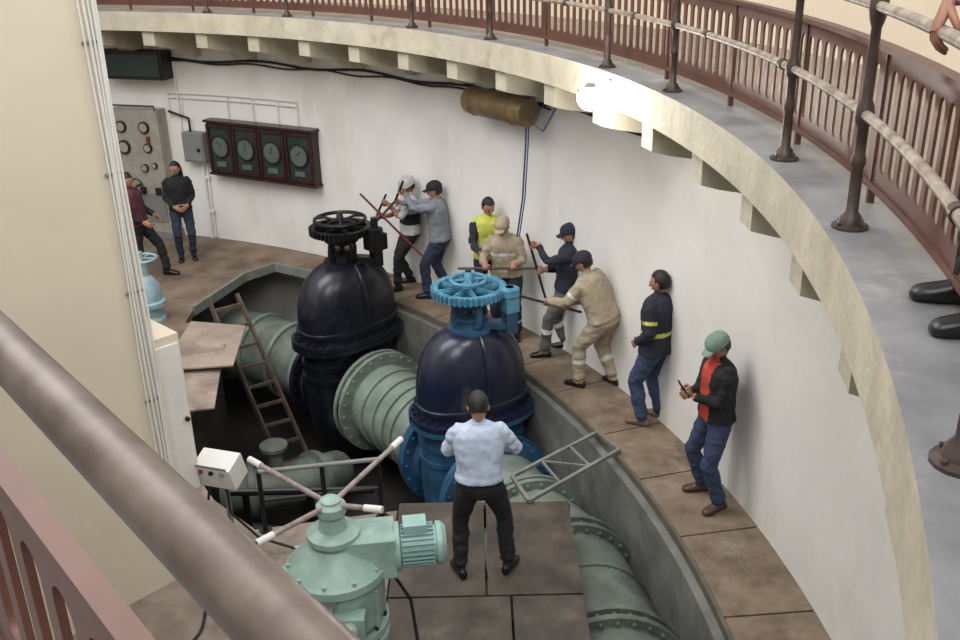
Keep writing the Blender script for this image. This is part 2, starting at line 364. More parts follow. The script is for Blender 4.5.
def spoked_gear(b,c,R,m,teeth=40,spokes=6,h=.09):
    c=Vector(c)
    b.lathe(c,[(R-.05,-h/2),(R,-h/2),(R,h/2),(R-.05,h/2),(R-.06,0),(R-.05,-h/2)],m,48)
    for i in range(teeth):
        t=2*math.pi*i/teeth; Rz=Matrix.Rotation(t,3,'Z')
        b.box(c+Rz@Vector((R+.012,0,-.0)),(.035,.028,h*.95),m,Rz)
    for i in range(spokes):
        t=2*math.pi*(i+.3)/spokes; Rz=Matrix.Rotation(t,3,'Z')
        b.box(c+Rz@Vector((R/2,0,.0)),(R-.06,.05,.035),m,Rz); b.box(c+Rz@Vector((R/2,0,.0)),(R-.08,.02,.075),m,Rz)
    b.lathe(c,[(.09,-.08),(.10,-.06),(.10,.05),(.075,.07),(.05,.12),(.045,.2),(.03,.22),(.001,.225)],m,20)
def valve(name,a,mdome,mbody,mgear,myoke,s=1.0,wide=1.0,wheel2=False):
    b=MB(); b.M=F(a,PR,0)
    X=Vector((1,0,0));Y=Vector((0,1,0))
    def sec(z,w,t,e=2.3): return ((0,0,z),X*t*s,Y*w*s*wide,e)
    FZ=-.22
    b.loft([sec(-2.2,.25,.2),sec(-1.95,.5,.33),sec(-1.7,.62,.38),sec(-1.2,.68,.42),sec(-.6,.68,.42),sec(FZ-.08,.66,.42)],mbody,40)
    for zz in(-.55,-.75): b.loft([sec(zz-.03,.70,.44),sec(zz+.03,.70,.44)],mbody,40)
    for z0,z1,w,t,m in[(FZ-.10,FZ-.04,.79,.53,mbody),(FZ-.03,FZ+.03,.79,.53,mdome)]:
        b.loft([sec(z0,w,t,2.5),sec(z1,w,t,2.5)],m,44)
    for i in range(26):
        t=2*math.pi*i/26;co,si=math.cos(t),math.sin(t)
        x=.48*s*math.copysign(abs(co)**(2/2.5),co);y=.735*s*wide*math.copysign(abs(si)**(2/2.5),si)
        b.cyl((x,y,FZ-.14),(x,y,FZ+.075),.02,mdome,6)
    ss=[sec(FZ+.03,.70,.44,2.4),sec(FZ+.12,.70,.44,2.4),sec(FZ+.13,.725,.46,2.4),sec(FZ+.18,.725,.46,2.4),sec(FZ+.19,.70,.44,2.4)]
    for i in range(0,15):
        u=i/14*math.pi/2
        ss.append(sec(.1+.74*math.sin(u),max(.70*math.cos(u)**.72,.16),max(.44*math.cos(u)**.6,.14),2.3))
    b.loft(ss,mdome,44)
    for sg in(-1,1):
        b.tube([(sg*.44*s*math.cos(u)**.6+sg*.005,0,.1+.74*math.sin(u)) for u in np.linspace(0,1.35,10)],.03,mdome,8)
    for sg in(-1,1):
        b.cyl((sg*.38,0,PZ),(sg*.56,0,PZ),.56,mbody,40)
        b.cyl((sg*.50,0,PZ),(sg*.57,0,PZ),.72,mbody,44)
        for i in range(22):
            t=2*math.pi*i/22; b.cyl((sg*.46,.67*math.cos(t),PZ+.67*math.sin(t)),(sg*.6,.67*math.cos(t),PZ+.67*math.sin(t)),.02,mbody,6)
    b.lathe((0,0,.78),[(.26,0),(.26,.05),(.17,.06),(.16,.14),(.2,.15),(.2,.18),(.08,.2)],myoke,24)
    for sg in(-1,1):
        b.tube([(sg*.14,0,.83),(sg*.24,0,.92),(sg*.24,0,1.08),(sg*.12,0,1.18)],[.05,.045,.045,.05],myoke,10)
        b.tube([(0,sg*.16,.83),(0,sg*.2,.95),(0,sg*.17,1.1)],[.05,.04,.045],myoke,10)
    b.cyl((0,0,.8),(0,0,1.5),.035,M_bar,12)
    b.lathe((0,0,1.08),[(.2,0),(.24,.03),(.24,.1),(.12,.14)],myoke,24)
    spoked_gear(b,(0,0,1.26),.40,mgear,44,8 if wheel2 else 6)
    if wheel2:
        b.torus((0,0,1.38),.20,.022,mgear,n=28)
        for k in range(4):
            t=k*math.pi/2+.3;b.cyl((0,0,1.38),(.2*math.cos(t),.2*math.sin(t),1.38),.016,mgear,8)
    else:
        b.torus((0,0,1.40),.34,.026,mgear,n=32)
        for k in range(5):
            t=k*math.tau/5;b.tube([(0,0,1.36),(.2*math.cos(t),.2*math.sin(t),1.42),(.34*math.cos(t),.34*math.sin(t),1.40)],.02,mgear,8)
    gx,gy=(.42,-.25) if not wheel2 else (.30,-.36)
    mg=M_blk if not wheel2 else mgear
    b.box((gx,gy,1.12),(.22,.24,.22) if not wheel2 else (.16,.16,.18),mg); b.cyl((gx,gy,1.0),(gx,gy,1.45 if not wheel2 else 1.32),.05,mg,14)
    b.lathe((gx,gy,1.2),[(.09,0),(.11,.02),(.11,.1),(.06,.12)],mg,20)
    b.box((gx,gy,.92),(.12,.14,.3),myoke)
    b.box((gx*.6,gy*.6,.86),(.35,.14,.08),myoke,Matrix.Rotation(math.atan2(gy,gx),3,'Z'))
    return b.done(name,40)
valve("gate_valve",V1,M_navy,M_navy,M_blk,M_blk,1.03,1.04)
valve("gate_valve",V2,M_navy2,M_blue,M_sky,M_blue,.98,.98,True)

# ---------------- actuator foreground
b=MB(); o=Vector((-1.03,5.45,0)); b.M=Matrix.Translation(o)
b.lathe((0,0,0),[(.36,0),(.36,.05),(.22,.07),(.21,.3),(.25,.40),(.34,.44),(.34,.49),(.31,.51),(.34,.53),(.34,.58)],M_aqua,36)
for k in range(12):
    t=k*math.tau/12; b.cyl((.31*math.cos(t),.31*math.sin(t),.41),(.31*math.cos(t),.31*math.sin(t),.61),.016,M_bar,6)
b.lathe((0,0,.56),[(.25,0),(.30,.04),(.32,.1),(.32,.40),(.35,.42),(.35,.48),(.32,.50),(.28,.56),(.18,.63),(.16,.66)],M_aqua,36)
for k in range(10):
    t=k*math.tau/10+.2; b.cyl((.32*math.cos(t),.32*math.sin(t),1.02),(.32*math.cos(t),.32*math.sin(t),1.08),.016,M_aqua,6)
for k in range(6):
    t=k*math.tau/6+.5; R=Matrix.Rotation(t,3,'Z'); b.box(R@Vector((.32,0,.78)),(.04,.03,.3),M_aqua,R)
b.lathe((0,0,1.18),[(.15,0),(.15,.06),(.18,.08),(.18,.12),(.10,.15),(.08,.25),(.1,.27),(.1,.33),(.05,.37)],M_aqua,28)
d=Vector((1,.12,0)).normalized(); sd_=Vector((-.12,1,0)).normalized(); up=Vector((0,0,1)); RM=Matrix((d,sd_,up)).transposed()
MC=Vector((.20,.03,1.12))
b.box(MC+d*.03,(.36,.30,.30),M_aqua,RM); b.box(MC+d*-.02-up*.17,(.22,.22,.12),M_aqua,RM)
b.lathe(MC+d*.19,[(.15,0),(.17,.02),(.17,.05),(.135,.06)],M_aqua,28,axis=d)
b.lathe(MC+d*.23,[(.125,0),(.125,.26),(.15,.265),(.15,.30),(.12,.33)],M_aqua2,28,axis=d)
for k in range(26):
    t=k*math.tau/26; s_=d.cross(up); rr=up*math.cos(t)+s_*math.sin(t)
    b.box(MC+d*.365+rr*.135,(.22,.032,.007),M_aqua2,Matrix((d,rr,d.cross(rr))).transposed())
b.box(MC+d*.35+up*.16,(.16,.14,.08),M_aqua2,RM)
b.lathe((-.30,-.10,.95),[(.10,-.0),(.12,.02),(.12,.14),(.07,.17)],M_aqua,20,axis=(-1,-.3,0))
b.box((.12,-.33,.78),(.2,.12,.16),M_aqua); b.cyl((.12,-.38,.78),(.12,-.45,.78),.06,M_aqua,14)
b.box((-.02,-.33,.95),(.12,.02,.08),M_grey)
for e in[(.42,.80),(-.40,-.46),(-.66,.56),(.36,-.12)]:
    e=Vector((e[0],e[1],1.54)); s0=Vector((0,0,1.51)); b.cyl(s0,e,.019,M_pink,12); dd=(e-s0).normalized()
    b.cyl(e-dd*.13,e,.025,M_white,12)
b.lathe((0,0,1.45),[(.05,0),(.07,.02),(.07,.10),(.04,.12)],M_aqua,20)
b.tube([(.1,.3,.9),(.3,.5,.6),(.45,.5,.3),(.5,.35,.02)],.014,M_black,8)
b.done("motorized_valve_actuator",40)

b=MB(); o=Vector((-2.26,7.1,0)); b.M=Matrix.Translation(o)@Matrix.Rotation(math.radians(-18),4,'Z')
R18=Matrix.Rotation(math.radians(18),3,'X')
b.box((0,0,.80),(.36,.22,.24),M_white,R18); b.box((0,-.115,.82),(.30,.012,.17),M_grey,R18)
for i,m in enumerate([M_red,M_black,M_green]): b.cyl((-.1+.1*i,-.11,.83),(-.1+.1*i,-.15,.84),.02,m,10)
b.cyl((0,.05,0),(0,.05,.7),.025,M_grey,10); b.box((0,.05,.01),(.2,.2,.02),M_grey)
b.tube([(.05,-.02,.68),(.08,-.05,.4),(.3,.0,.15),(.6,.1,.02)],.012,M_black,8)
b.tube([(-.1,-.02,.68),(-.15,-.1,.3),(-.2,-.3,.04),(-.1,-.6,.02)],.012,M_black,8)
b.done("control_junction_box",30,.006)
b=MB()
for x,y in[(-2.0,7.33),(-1.45,7.42),(-.95,7.5)]: b.cyl((x,y,0),(x,y,.62),.022,M_blk,10); b.cyl((x,y,0),(x,y,.012),.06,M_blk,12)
b.tube([(-2.0,7.33,.62),(-1.45,7.42,.62),(-.95,7.5,.62)],.022,M_grey,10)
b.tube([(-2.0,7.33,.32),(-1.45,7.42,.32),(-.95,7.5,.32)],.018,M_blk,10)
b.done("pit_guard_rail")
b=MB()
TL,TR,BL,BR=Vector((-3.86,12.72,.15)),Vector((-3.52,12.98,.15)),Vector((-2.88,11.95,-2.28)),Vector((-2.50,12.15,-2.28))
beam(TL,BL,.035,.07,M_lwood,b);beam(TR,BR,.035,.07,M_lwood,b)
for k in range(9):
    t=.06+.11*k; beam(TL.lerp(BL,t),TR.lerp(BR,t),.03,.045,M_lwood,b)
b.done("wooden_ladder",30)
def sheet(b,S4,m):
    b.add(S4+[(x,y,z+.02) for x,y,z in S4],[(0,1,2,3),(4,5,6,7),(0,1,5,4),(1,2,6,5),(2,3,7,6),(3,0,4,7)],m)
b=MB(); sheet(b,[(-4.0,12.25,.02),(-3.2,12.05,.02),(-3.0,10.5,.16),(-3.85,10.4,.16)],M_sheet)
sheet(b,[(-3.9,11.2,.17),(-3.28,11.25,.13),(-3.05,9.7,.005),(-3.75,9.55,.005)],M_dust)
b.box((-3.7,10.5,.075),(.1,.1,.15),M_lwood); b.box((-3.42,10.6,.075),(.1,.1,.15),M_lwood); b.done("plywood_sheet",0)
b=MB()
p=[Vector((.28,8.1,.03)),Vector((1.22,8.92,.035)),Vector((1.40,8.55,.035)),Vector((.42,7.66,.03))]
for i in range(4): beam(p[i],p[(i+1)%4],.035,.035,M_edge,b)
for t in(.33,.66): beam(p[0].lerp(p[1],t),p[3].lerp(p[2],t),.025,.025,M_edge,b)
beam(p[0].lerp(p[1],.33),p[3].lerp(p[2],.66),.02,.02,M_edge,b)
b.done("steel_hatch_frame",30)
b=MB(); b.M=Matrix.Translation((-4.62,12.45,0))
b.lathe((0,0,0),[(.22,0),(.22,.04),(.15,.06),(.14,.2),(.24,.22),(.24,.28),(.2,.3),(.19,.5),(.12,.62),(.07,.66),(.06,.85),(.03,.87),(.025,1.0)],M_pale,24)
b.torus((0,0,.9),.2,.018,M_pale,n=28)
for k in range(5): b.cyl((0,0,.9),(.2*math.cos(k*math.tau/5),.2*math.sin(k*math.tau/5),.9),.012,M_pale,8)
b.done("hand_wheel_valve",40)
# loose cable on the front floor
b=MB(); b.tube([(-2.35+.55*math.sin(t*1.1)*t*.12,6.75-.38*t+.05*math.sin(3*t),.012) for t in np.linspace(0,5,36)],.012,M_black,8); b.done("floor_cable")

# ---------------- wall equipment
b=MB(); b.M=F(60.5,RW-.05,0)
W_=2.2;zc=1.66;H_=.84
b.box((0,.09,zc),(W_,.16,H_),M_dkwood)
b.box((0,.10,zc+H_/2+.02),(W_+.06,.22,.04),M_dkwood); b.box((0,.10,zc-H_/2-.02),(W_+.04,.2,.04),M_dkwood)
for i in range(4):
    x=(-1.5+i)*(W_/4)
    for dx in(-.24,.24): b.box((x+dx,.185,zc),(.05,.03,H_-.06),M_dkwood)
    for dz in(-.37,.37): b.box((x,.185,zc+dz),(.5,.03,.05),M_dkwood)
    b.box((x,.172,zc),(.44,.006,.7),M_glass)
    b.lathe((x,.175,zc+.03),[(.19,0),(.19,.02),(.165,.022)],M_black,28,axis=(0,1,0)); b.lathe((x,.197,zc+.03),[(.16,0),(.16,.003)],M_dial,28,axis=(0,1,0))
    b.box((x,.204,zc+.07),(.012,.004,.12),M_black,Matrix.Rotation(.5*i-.6,3,'Y')); b.box((x,.19,zc-.26),(.2,.02,.08),M_dial)
b.done("gauge_cabinet",30,.004)
b=MB(); b.M=F(72.6,RW,0)
b.box((0,.16,1.12),(.94,.26,2.24),M_cab); b.box((0,.17,.06),(1.0,.3,.12),M_grey)
for (x,z,r) in[(-.25,1.95,.1),(.2,1.95,.1),(-.25,1.6,.12),(.22,1.6,.08),(.1,1.25,.07),(.3,1.3,.05),(-.3,1.1,.06)]:
    b.lathe((x,.29,z),[(r,0),(r,.04),(r*.8,.045)],M_black,20,axis=(0,1,0)); b.lathe((x,.335,z),[(r*.75,0),(r*.75,.004)],M_cab,20,axis=(0,1,0))
b.torus((-.05,.42,.95),.13,.014,M_bar,axis=(0,1,0),n=24); b.cyl((-.05,.29,.95),(-.05,.42,.95),.02,M_bar,10)
b.box((0,.295,.55),(.8,.02,.5),M_grey); b.box((.25,.31,1.7),(.05,.05,.2),M_red)
for x in(-.3,0,.3): b.box((x,.31,.85),(.1,.04,.12),M_black)
b.tube([(-.45,.3,2.24),(-.45,.3,2.31),(.45,.3,2.31),(.45,.3,2.24)],.015,M_bar,8)
b.done("electrical_control_cabinet",30,.006)
b=MB(); b.M=F(67.4,RW,0); b.box((0,.1,1.63),(.42,.18,.5),M_grey); b.box((0,.195,1.63),(.36,.02,.44),M_grey)
b.cyl((.05,.06,1.38),(.05,.06,.0),.022,M_white,10); b.tube([(-.1,.08,1.88),(-.1,.08,2.1),(-.5,.08,2.2)],.02,M_black,8); b.cyl((.12,.2,1.6),(.12,.23,1.6),.03,M_black,10)
b.done("meter_box",30,.006)
b=MB(); b.M=F(71.8,RW,0); b.box((0,.2,2.98),(1.2,.3,.46),M_black); b.box((0,.36,2.98),(1.1,.02,.36),M_glass)  # black air-conditioner box with a dark front
b.done("wall_ac_unit",30,.006)
b=MB(); b.M=F(34.8,RW,0)
b.lathe((-.55,.3,2.98),[(.16,0),(.17,.02),(.17,1.18),(.16,1.2)],M_bronze,28,axis=(1,0,0))
for x in(-.4,.4): b.box((x,.15,3.1),(.04,.3,.03),M_grey); b.torus((x,.3,2.98),.173,.008,M_bronze,axis=(1,0,0),n=24)
b.done("air_duct",40)
b=MB()
b.tube([A(RW-.03,a,2.5) for a in np.linspace(70,57,20)],.012,M_white,8)
b.tube([A(RW-.03,a,2.42) for a in np.linspace(70,57,20)],.010,M_white,8)
for a in(69.8,68.6,64,61.5,59,57): b.tube([A(RW-.035,a,2.5),A(RW-.035,a,2.1)],.010,M_white,8)
b.tube([A(RW-.03,68.9,3.1),A(RW-.03,68.9,1.88)],.016,M_white,8)
b.tube([A(RW-.03,66.9,1.4),A(RW-.03,66.9,.02)],.02,M_white,8)
for z in(.5,1.1): b.box(A(RW-.04,66.9,z),(.08,.06,.05),M_white)
b.done("wall_conduit")
b=MB()
b.tube([A(RW-.05,a,3.06-.03*math.sin(a*.6)) for a in np.linspace(100,20,120)],.02,M_black,8)
b.tube([A(RW-.06,a,3.02-.02*math.sin(a*.9)) for a in np.linspace(95,31,100)],.014,M_black,8)
b.done("ceiling_cable")
b=MB()
pts=[A(RW-.3,31.7,3.2),A(RW-.3,31.8,2.6),A(RW-.28,32.3,1.9),A(RW-.3,33,1.2),A(RW-.35,33.6,.5),A(RW-.4,33.9,.02)]
b.tube(pts,.011,M_cable,8); b.tube([p+Vector((.03,.02,0)) for p in pts],.008,M_cable,8)
b.tube([A(RW-.1,31.2,3.1),A(RW-.3,31.4,2.9),A(RW-.25,30.4,2.8),A(RW-.1,30,3.1)],.01,M_cable,8)
b.done("hanging_cable")
b=MB(); p=A(10.60,15.6,3.72)
q=A(10.79,15.6,3.80); b.cyl(p,q,.02,M_grey,10); b.box(q,(.05,.1,.1),M_grey)
b.lathe(p+Vector((.0,.0,.08)),[(.07,-.03),(.05,.01),(.03,.03)],M_grey,24)
b.ell(p+Vector((0,0,-.01)),(.11,.11,.105),M_lamp)
b.tube([q,A(10.77,17,3.70),A(10.77,19,3.66),A(11.2,21,3.56)],.012,M_black,8)
b.done("work_lamp")

# ---------------- people
def cloth(n,c,r=.85,v=.12): return mat("cloth_"+n,c,r,var=v,scale=10,bump=.25,bscale=50)
SK=mat("skin_tan",(162,118,94),.5,var=.08,scale=12); SKD=mat("skin_brown",(134,92,72),.5,var=.08,scale=12)
HAIR=mat("hair_black",(24,20,20),.5,var=.4,scale=40,bump=.5,bscale=90)
EYEW=mat("eye_white",(215,210,205),.3,var=0); EYED=mat("eye_dark",(28,18,14),.2,var=0); LIP=mat("lips",(138,82,72),.5,var=.05)
C_white=cloth("pale_blue_shirt",(190,203,224)); C_black=cloth("black",(24,24,28)); C_jeans=cloth("jeans",(50,64,92)); C_djean=cloth("dark_jeans",(42,50,68))
C_khaki=cloth("khaki",(160,147,126)); C_navy=cloth("navy",(32,36,50)); C_grey=cloth("grey_shirt",(122,127,134)); C_ltgrey=cloth("light_grey_tee",(180,181,182))
C_hv=cloth("hi_vis_yellow",(190,194,86)); C_red=cloth("red_vest",(186,66,54)); C_burg=cloth("burgundy",(86,40,50)); C_green=cloth("green_cap",(116,140,126))
C_blue=cloth("light_blue_shirt",(130,156,192)); C_sil=mat("reflective_strip",(196,199,198),.35,var=.05); C_work=cloth("grey_work_trousers",(88,88,84))
S_blk=mat("shoe_black",(20,19,20),.35,var=.2); S_tan=mat("boot_tan",(112,92,70),.6,var=.15); S_brn=mat("shoe_brown",(76,50,40),.5,var=.15)
HELM=mat("hard_hat_grey",(168,170,170),.4,var=.03)

def ik(a,t,L1,L2,pole):
    d=t-a; D=d.length; mx=(L1+L2)*.995
    if D>mx: t=a+d*(mx/D); d=t-a; D=mx
    if D<.12: D=.12
    dn=d.normalized(); x=(L1*L1-L2*L2+D*D)/(2*D); h=math.sqrt(max(L1*L1-x*x,0))
    pl=(pole-dn*pole.dot(dn)); 
    if pl.length<1e-4: pl=Vector((0,0,1))
    return a+dn*x+pl.normalized()*h, t
def hand(b,M,side,curl,skin):
    old=b.M; b.M=old@M
    y=lambda v: v*side
    b.loft([((-.035,0,0),(0,.026,0),(0,0,.021)),((0,0,0),(0,.029,0),(0,0,.019)),((.03,y(.002),0),(0,.038,0),(0,0,.017)),((.065,0,0),(0,.042,0),(0,0,.015)),((.092,0,0),(0,.04,0),(0,0,.011))],skin,14)
    for yi,L,r in[(.031,.072,.0095),(.0105,.082,.0098),(-.0105,.076,.0094),(-.030,.060,.0085)]:
        p=Vector((.082,y(yi),0)); pts=[p];rad=[r*1.05];ang=0
        for k,(fr,cu) in enumerate([(.45,curl*.9),(.31,curl*1.15),(.24,curl*.8)]):
            ang+=cu; p=p+Vector((math.cos(ang),y(yi)*.6*(1-curl*.5)*.3,-math.sin(ang)))*L*fr; pts.append(p); rad.append(r*(.97-.1*k))
        pts.append(p+Vector((math.cos(ang),0,-math.sin(ang)))*.005); rad.append(r*.4)
        b.tube(pts,rad,skin,8)
    p=Vector((.018,y(.026),-.004)); pts=[p];rad=[.014]
    for L,dv,r in[(.034,(.65,.72,-.35),.0125),(.03,(.8,.45,-.45-curl*.5),.011),(.024,(.85,.1-curl*.25,-.4-curl*.6),.0095)]:
        v=Vector(dv).normalized(); v.y*=side; p=p+v*L; pts.append(p);rad.append(r)
    pts.append(p+v*.005);rad.append(.004)
    b.tube(pts,rad,skin,8)
    b.M=old
def head(b,M,skin,hair,cap=None,long=False,short=True):
    old=b.M; b.M=old@M
    n=32;k=22;vs=[];fs=[]
    for j in range(k+1):
        ph=-math.pi/2+math.pi*j/k
        for i in range(n):
            th=2*math.pi*i/n
            x=math.cos(ph)*math.sin(th);y=math.cos(ph)*math.cos(th);z=math.sin(ph)
            X=x*.076;Y=y*.096;Z=z*.118
            if z<0:
                X*=1-.30*(-z)**1.3
                if y<0: Y*=1-.45*(-z)
                else: Y*=1-.06*(-z)
            if y>.3:
                Y-=.010*max(0,y-.3)
                X_=abs(x)
                e=math.exp(-((X_-.38)**2)/.02-((z-.02)**2)/.012); Y-=.012*e
                e=math.exp(-((z-.2)**2)/.01)*max(0,y-.5); Y+=.008*e
                e=math.exp(-(x**2)/.03-((z+.93)**2)/.05); Y+=.02*e
                e=math.exp(-((X_-.5)**2)/.04-((z+.25)**2)/.05); Y+=.004*e
            vs.append((X,Y,Z))
    for j in range(k):
        for i in range(n): fs.append((j*n+i,j*n+(i+1)%n,(j+1)*n+(i+1)%n,(j+1)*n+i))
    b.add(vs,fs,skin)
    b.loft([((0,.086,.022),(.006,0,0),(0,.006,0)),((0,.094,.005),(.008,0,0),(0,.010,0)),((0,.102,-.015),(.012,0,0),(0,.014,0)),((0,.104,-.027),(.016,0,0),(0,.014,0)),((0,.095,-.034),(.012,0,0),(0,.010,0))],skin,10)
    for sg in(-1,1):
        b.ell((sg*.030,.080,.004),(.0125,.008,.008),EYEW,10,6); b.ell((sg*.030,.0865,.003),(.0055,.003,.0058),EYED,8,5)
        b.ell((sg*.030,.0885,.021),(.018,.005,.0035),hair,8,5); b.ell((sg*.030,.0845,.0115),(.0145,.006,.004),skin,8,5)
        b.ell((sg*.077,-.004,-.004),(.010,.018,.031),skin,10,8); b.ell((sg*.084,-.006,-.002),(.006,.011,.021),SKD,8,6)
    b.ell((0,.086,-.056),(.024,.009,.0045),LIP,10,6); b.ell((0,.085,-.064),(.019,.009,.005),LIP,10,6)
    sh=Vector((0,-.014,.018))
    vs=[];fs=[];R=(.083,.100,.112)
    for j in range(15):
        ph=-.75+(math.pi/2+.75)*j/14
        for i in range(n):
            th=2*math.pi*i/n; q=math.cos(ph)
            v=Vector((R[0]*q*math.sin(th),R[1]*q*math.cos(th),R[2]*math.sin(ph)))
            if v.y>.03 and v.z<.06: v.y=.03+(v.y-.03)*.3
            if v.z<-.02: v.x*=.93
            v*=1+.03*noise.noise(v*60)
            vs.append(v+sh)
    for j in range(14):
        for i in range(n): fs.append((j*n+i,j*n+(i+1)%n,(j+1)*n+(i+1)%n,(j+1)*n+i))
    fs.append(tuple(range(n)))
    b.add(vs,fs,hair)
    if long:
        b.loft([((0,-.06,.05),(.075,0,0),(0,.05,0)),((0,-.075,-.05),(.085,0,0),(0,.045,0)),((0,-.085,-.15),(.08,0,0),(0,.035,0)),((0,-.09,-.22),(.06,0,0),(0,.02,0))],hair,16)
    if cap:
        cm,kind=cap
        g=.004 if kind=='cap' else .02
        ss=[]
        for u in np.linspace(0,math.pi/2,8):
            q=max(math.cos(u)**.85,.02); ss.append(((0,-.008,.045+(.088+g)*math.sin(u)),(( .088+g)*q,0,0),(0,(.108+g)*q,0),2.2))
        ss.insert(0,((0,-.008,.028),(.087+g,0,0),(0,.107+g,0),2.2))
        b.loft(ss,cm,24)
        if kind=='cap':
            vs=[];fs=[]
            for j in range(5):
                for i in range(11):
                    t=-1+2*i/10; w=.072*(1-.12*j/4)
                    yy=.085+ (.075*j/4)*math.sqrt(max(0,1-t*t*.75)); zz=.052-.018*t*t-.016*j/4
                    vs.append((w*t,yy,zz))
            nv=len(vs); vs+=[(x,y,z-.006) for x,y,z in vs]
            for j in range(4):
                for i in range(10):
                    q=(j*11+i,j*11+i+1,(j+1)*11+i+1,(j+1)*11+i); fs.append(q); fs.append(tuple(nv+k_ for k_ in q[::-1]))
            for i in range(10): fs.append((44+i,44+i+1,nv+44+i+1,nv+44+i))
            for j in range(4): fs.append((j*11,(j+1)*11,nv+(j+1)*11,nv+j*11)); fs.append((j*11+10,(j+1)*11+10,nv+(j+1)*11+10,nv+j*11+10))
            b.add(vs,fs,cm); b.ell((0,-.008,.137),(.01,.01,.006),cm,8,4)
        else:
            b.loft([((0,.004,.03),(.118,0,0),(0,.142,0)),((0,.004,.04),(.114,0,0),(0,.136,0))],cm,28)
            b.tube([(0,.12,.07),(0,.09,.125),(0,0,.158),(0,-.09,.125),(0,-.125,.07)],.012,cm,8)
    b.M=old
GRIPS={}
def person(name,pos,face,ht=1.74,feet=((-.12,0,0,-8),(.12,0,0,8)),pelvis=(0,0,.92),spine=(0,.03,1),twist=0,look=(0,10),
           hands=None,shirt=C_grey,trous=C_jeans,shoe=S_blk,skin=SK,hair=HAIR,cap=None,long=False,bulk=1.0,short=False,hem=-.03,bands=(),front=None,z0=0,key=None):
    S=ht/1.75; fa=math.radians(face)
    fw=Vector((math.sin(fa),math.cos(fa),0)); rt=Vector((math.cos(fa),-math.sin(fa),0))
    Mw=Matrix(((rt.x*S,fw.x*S,0,pos[0]),(rt.y*S,fw.y*S,0,pos[1]),(0,0,S,z0),(0,0,0,1)))
    Mi=Mw.inverted()
    P=Vector(pelvis); sd=Vector(spine).normalized(); N=P+sd*.52
    tw=math.radians(twist); SR=Vector((math.cos(tw),math.sin(tw),0)); SR=(SR-sd*SR.dot(sd)).normalized()
    X0=Vector((1,0,0)); X0=(X0-sd*X0.dot(sd)).normalized()
    tb=MB(); dm=SK
    def fr(t): 
        x=X0.lerp(SR,min(1,max(0,t/.45))).normalized(); return x, sd.cross(x)
    def sec(t,w,d):
        x,y=fr(t); return (P+sd*t,x*w*bulk,y*d*bulk,2.4)
    tb.loft([sec(-.12,.10,.09),sec(-.08,.15,.108),sec(-.02,.166,.118),sec(.06,.158,.112),sec(.12,.15,.105)],dm,20)
    tb.loft([sec(hem,.178,.13),sec(hem+.04,.176,.128),sec(.10,.164,.120),sec(.18,.162,.118),sec(.28,.174,.122),sec(.38,.186,.122),sec(.45,.18,.112),sec(.50,.135,.09),sec(.535,.075,.065)],dm,22)
    up=Vector((0,0,1)); lp=math.radians(look[1])
    hf=Vector((math.sin(math.radians(look[0])),math.cos(math.radians(look[0])),0))
    hfd=hf*math.cos(lp)-up*math.sin(lp); hr=hfd.cross(up).normalized(); hu=hr.cross(hfd)
    nd=(sd*.6+up*.4).normalized()
    nd=(nd+hf*.25*math.sin(lp)).normalized()
    HC=N+nd*.145
    tb.tube([N-nd*.04,N+nd*.03,HC-hu*.03],[.062,.056,.055],dm,14)
    bones=[(P-sd*.08,N,.13,'T',0)]; bones.append((N+nd*.035,HC,.05,'N',0))
    gr=[]; hmats=[]
    for si,sg in enumerate((-1,1)):
        sh=P+sd*.455+SR*sg*.175
        h=hands[si] if hands else None
        if h is None: h=dict(p=tuple(sh+Vector((sg*.06,.05,-.50))),m='relax')
        tgt=Mi@Vector(h['p']) if h.get('w') else Vector(h['p'])
        if h['m']=='grip':
            bd=Vector(h['bar']); bd=(Mi.to_3x3()@bd).normalized() if h.get('w') or h.get('bw') else bd.normalized()
            f0=(tgt-sh).normalized()
            x=(f0-bd*f0.dot(bd)).normalized()
            yv=bd if bd.dot(SR)*(-sg)>=0 else -bd
            if h.get('flip'): yv=-yv
            z=x.cross(yv)*( -sg)
            wr=tgt-x*.088+z*.030
        else:
            wr=tgt
        pole=Vector(h.get('pole',(sg*.5,-.6,-.7)))
        el,wr2=ik(sh,wr,.285,.255,pole)
        tb.tube([sh-SR*sg*.07+sd*.015,sh-SR*sg*.02+sd*.012,sh.lerp(el,.1),sh.lerp(el,.5),el],[.05*bulk,.066*bulk,.062*bulk,.054*bulk,.047*bulk],dm,14)
        cu=.045
        tb.tube([el.lerp(sh,.05),el.lerp(wr2,.3),el.lerp(wr2,.9),el.lerp(wr2,.97)],[.046*bulk,.045*bulk,cu*.82*bulk,.034*bulk] if not short else [.044,.042,.03,.027],dm,14)
        tb.tube([el.lerp(wr2,.8),wr2],[.03,.026],dm,10)
        bones.append((sh,el,.05,'A',si)); bones.append((el,wr2,.042,'B',si))
        fd=(wr2-el).normalized()
        if h['m']=='grip':
            xx=x
        else:
            xx=(fd+Vector(h.get('aim',(0,0,0)))).normalized()
            pn=Vector(h.get('back',(sg*1.0,.1,.2))); z=(pn-xx*pn.dot(xx)).normalized()
        yy=z.cross(xx)
        Hm=Matrix(((xx.x,yy.x,z.x,wr2.x),(xx.y,yy.y,z.y,wr2.y),(xx.z,yy.z,z.z,wr2.z),(0,0,0,1)))
        if h['m']=='grip': tside=1 if yy.dot(yv)>0 else -1
        else:
            fwdv=Vector(h.get('thumb',(-sg*.3,1,.3))); tside=1 if yy.dot(fwdv)>0 else -1
        hmats.append((Hm,tside,1.05 if h['m']=='grip' else h.get('curl',.35)))
        gr.append(Mw@(wr2+xx*.088-z*.030))
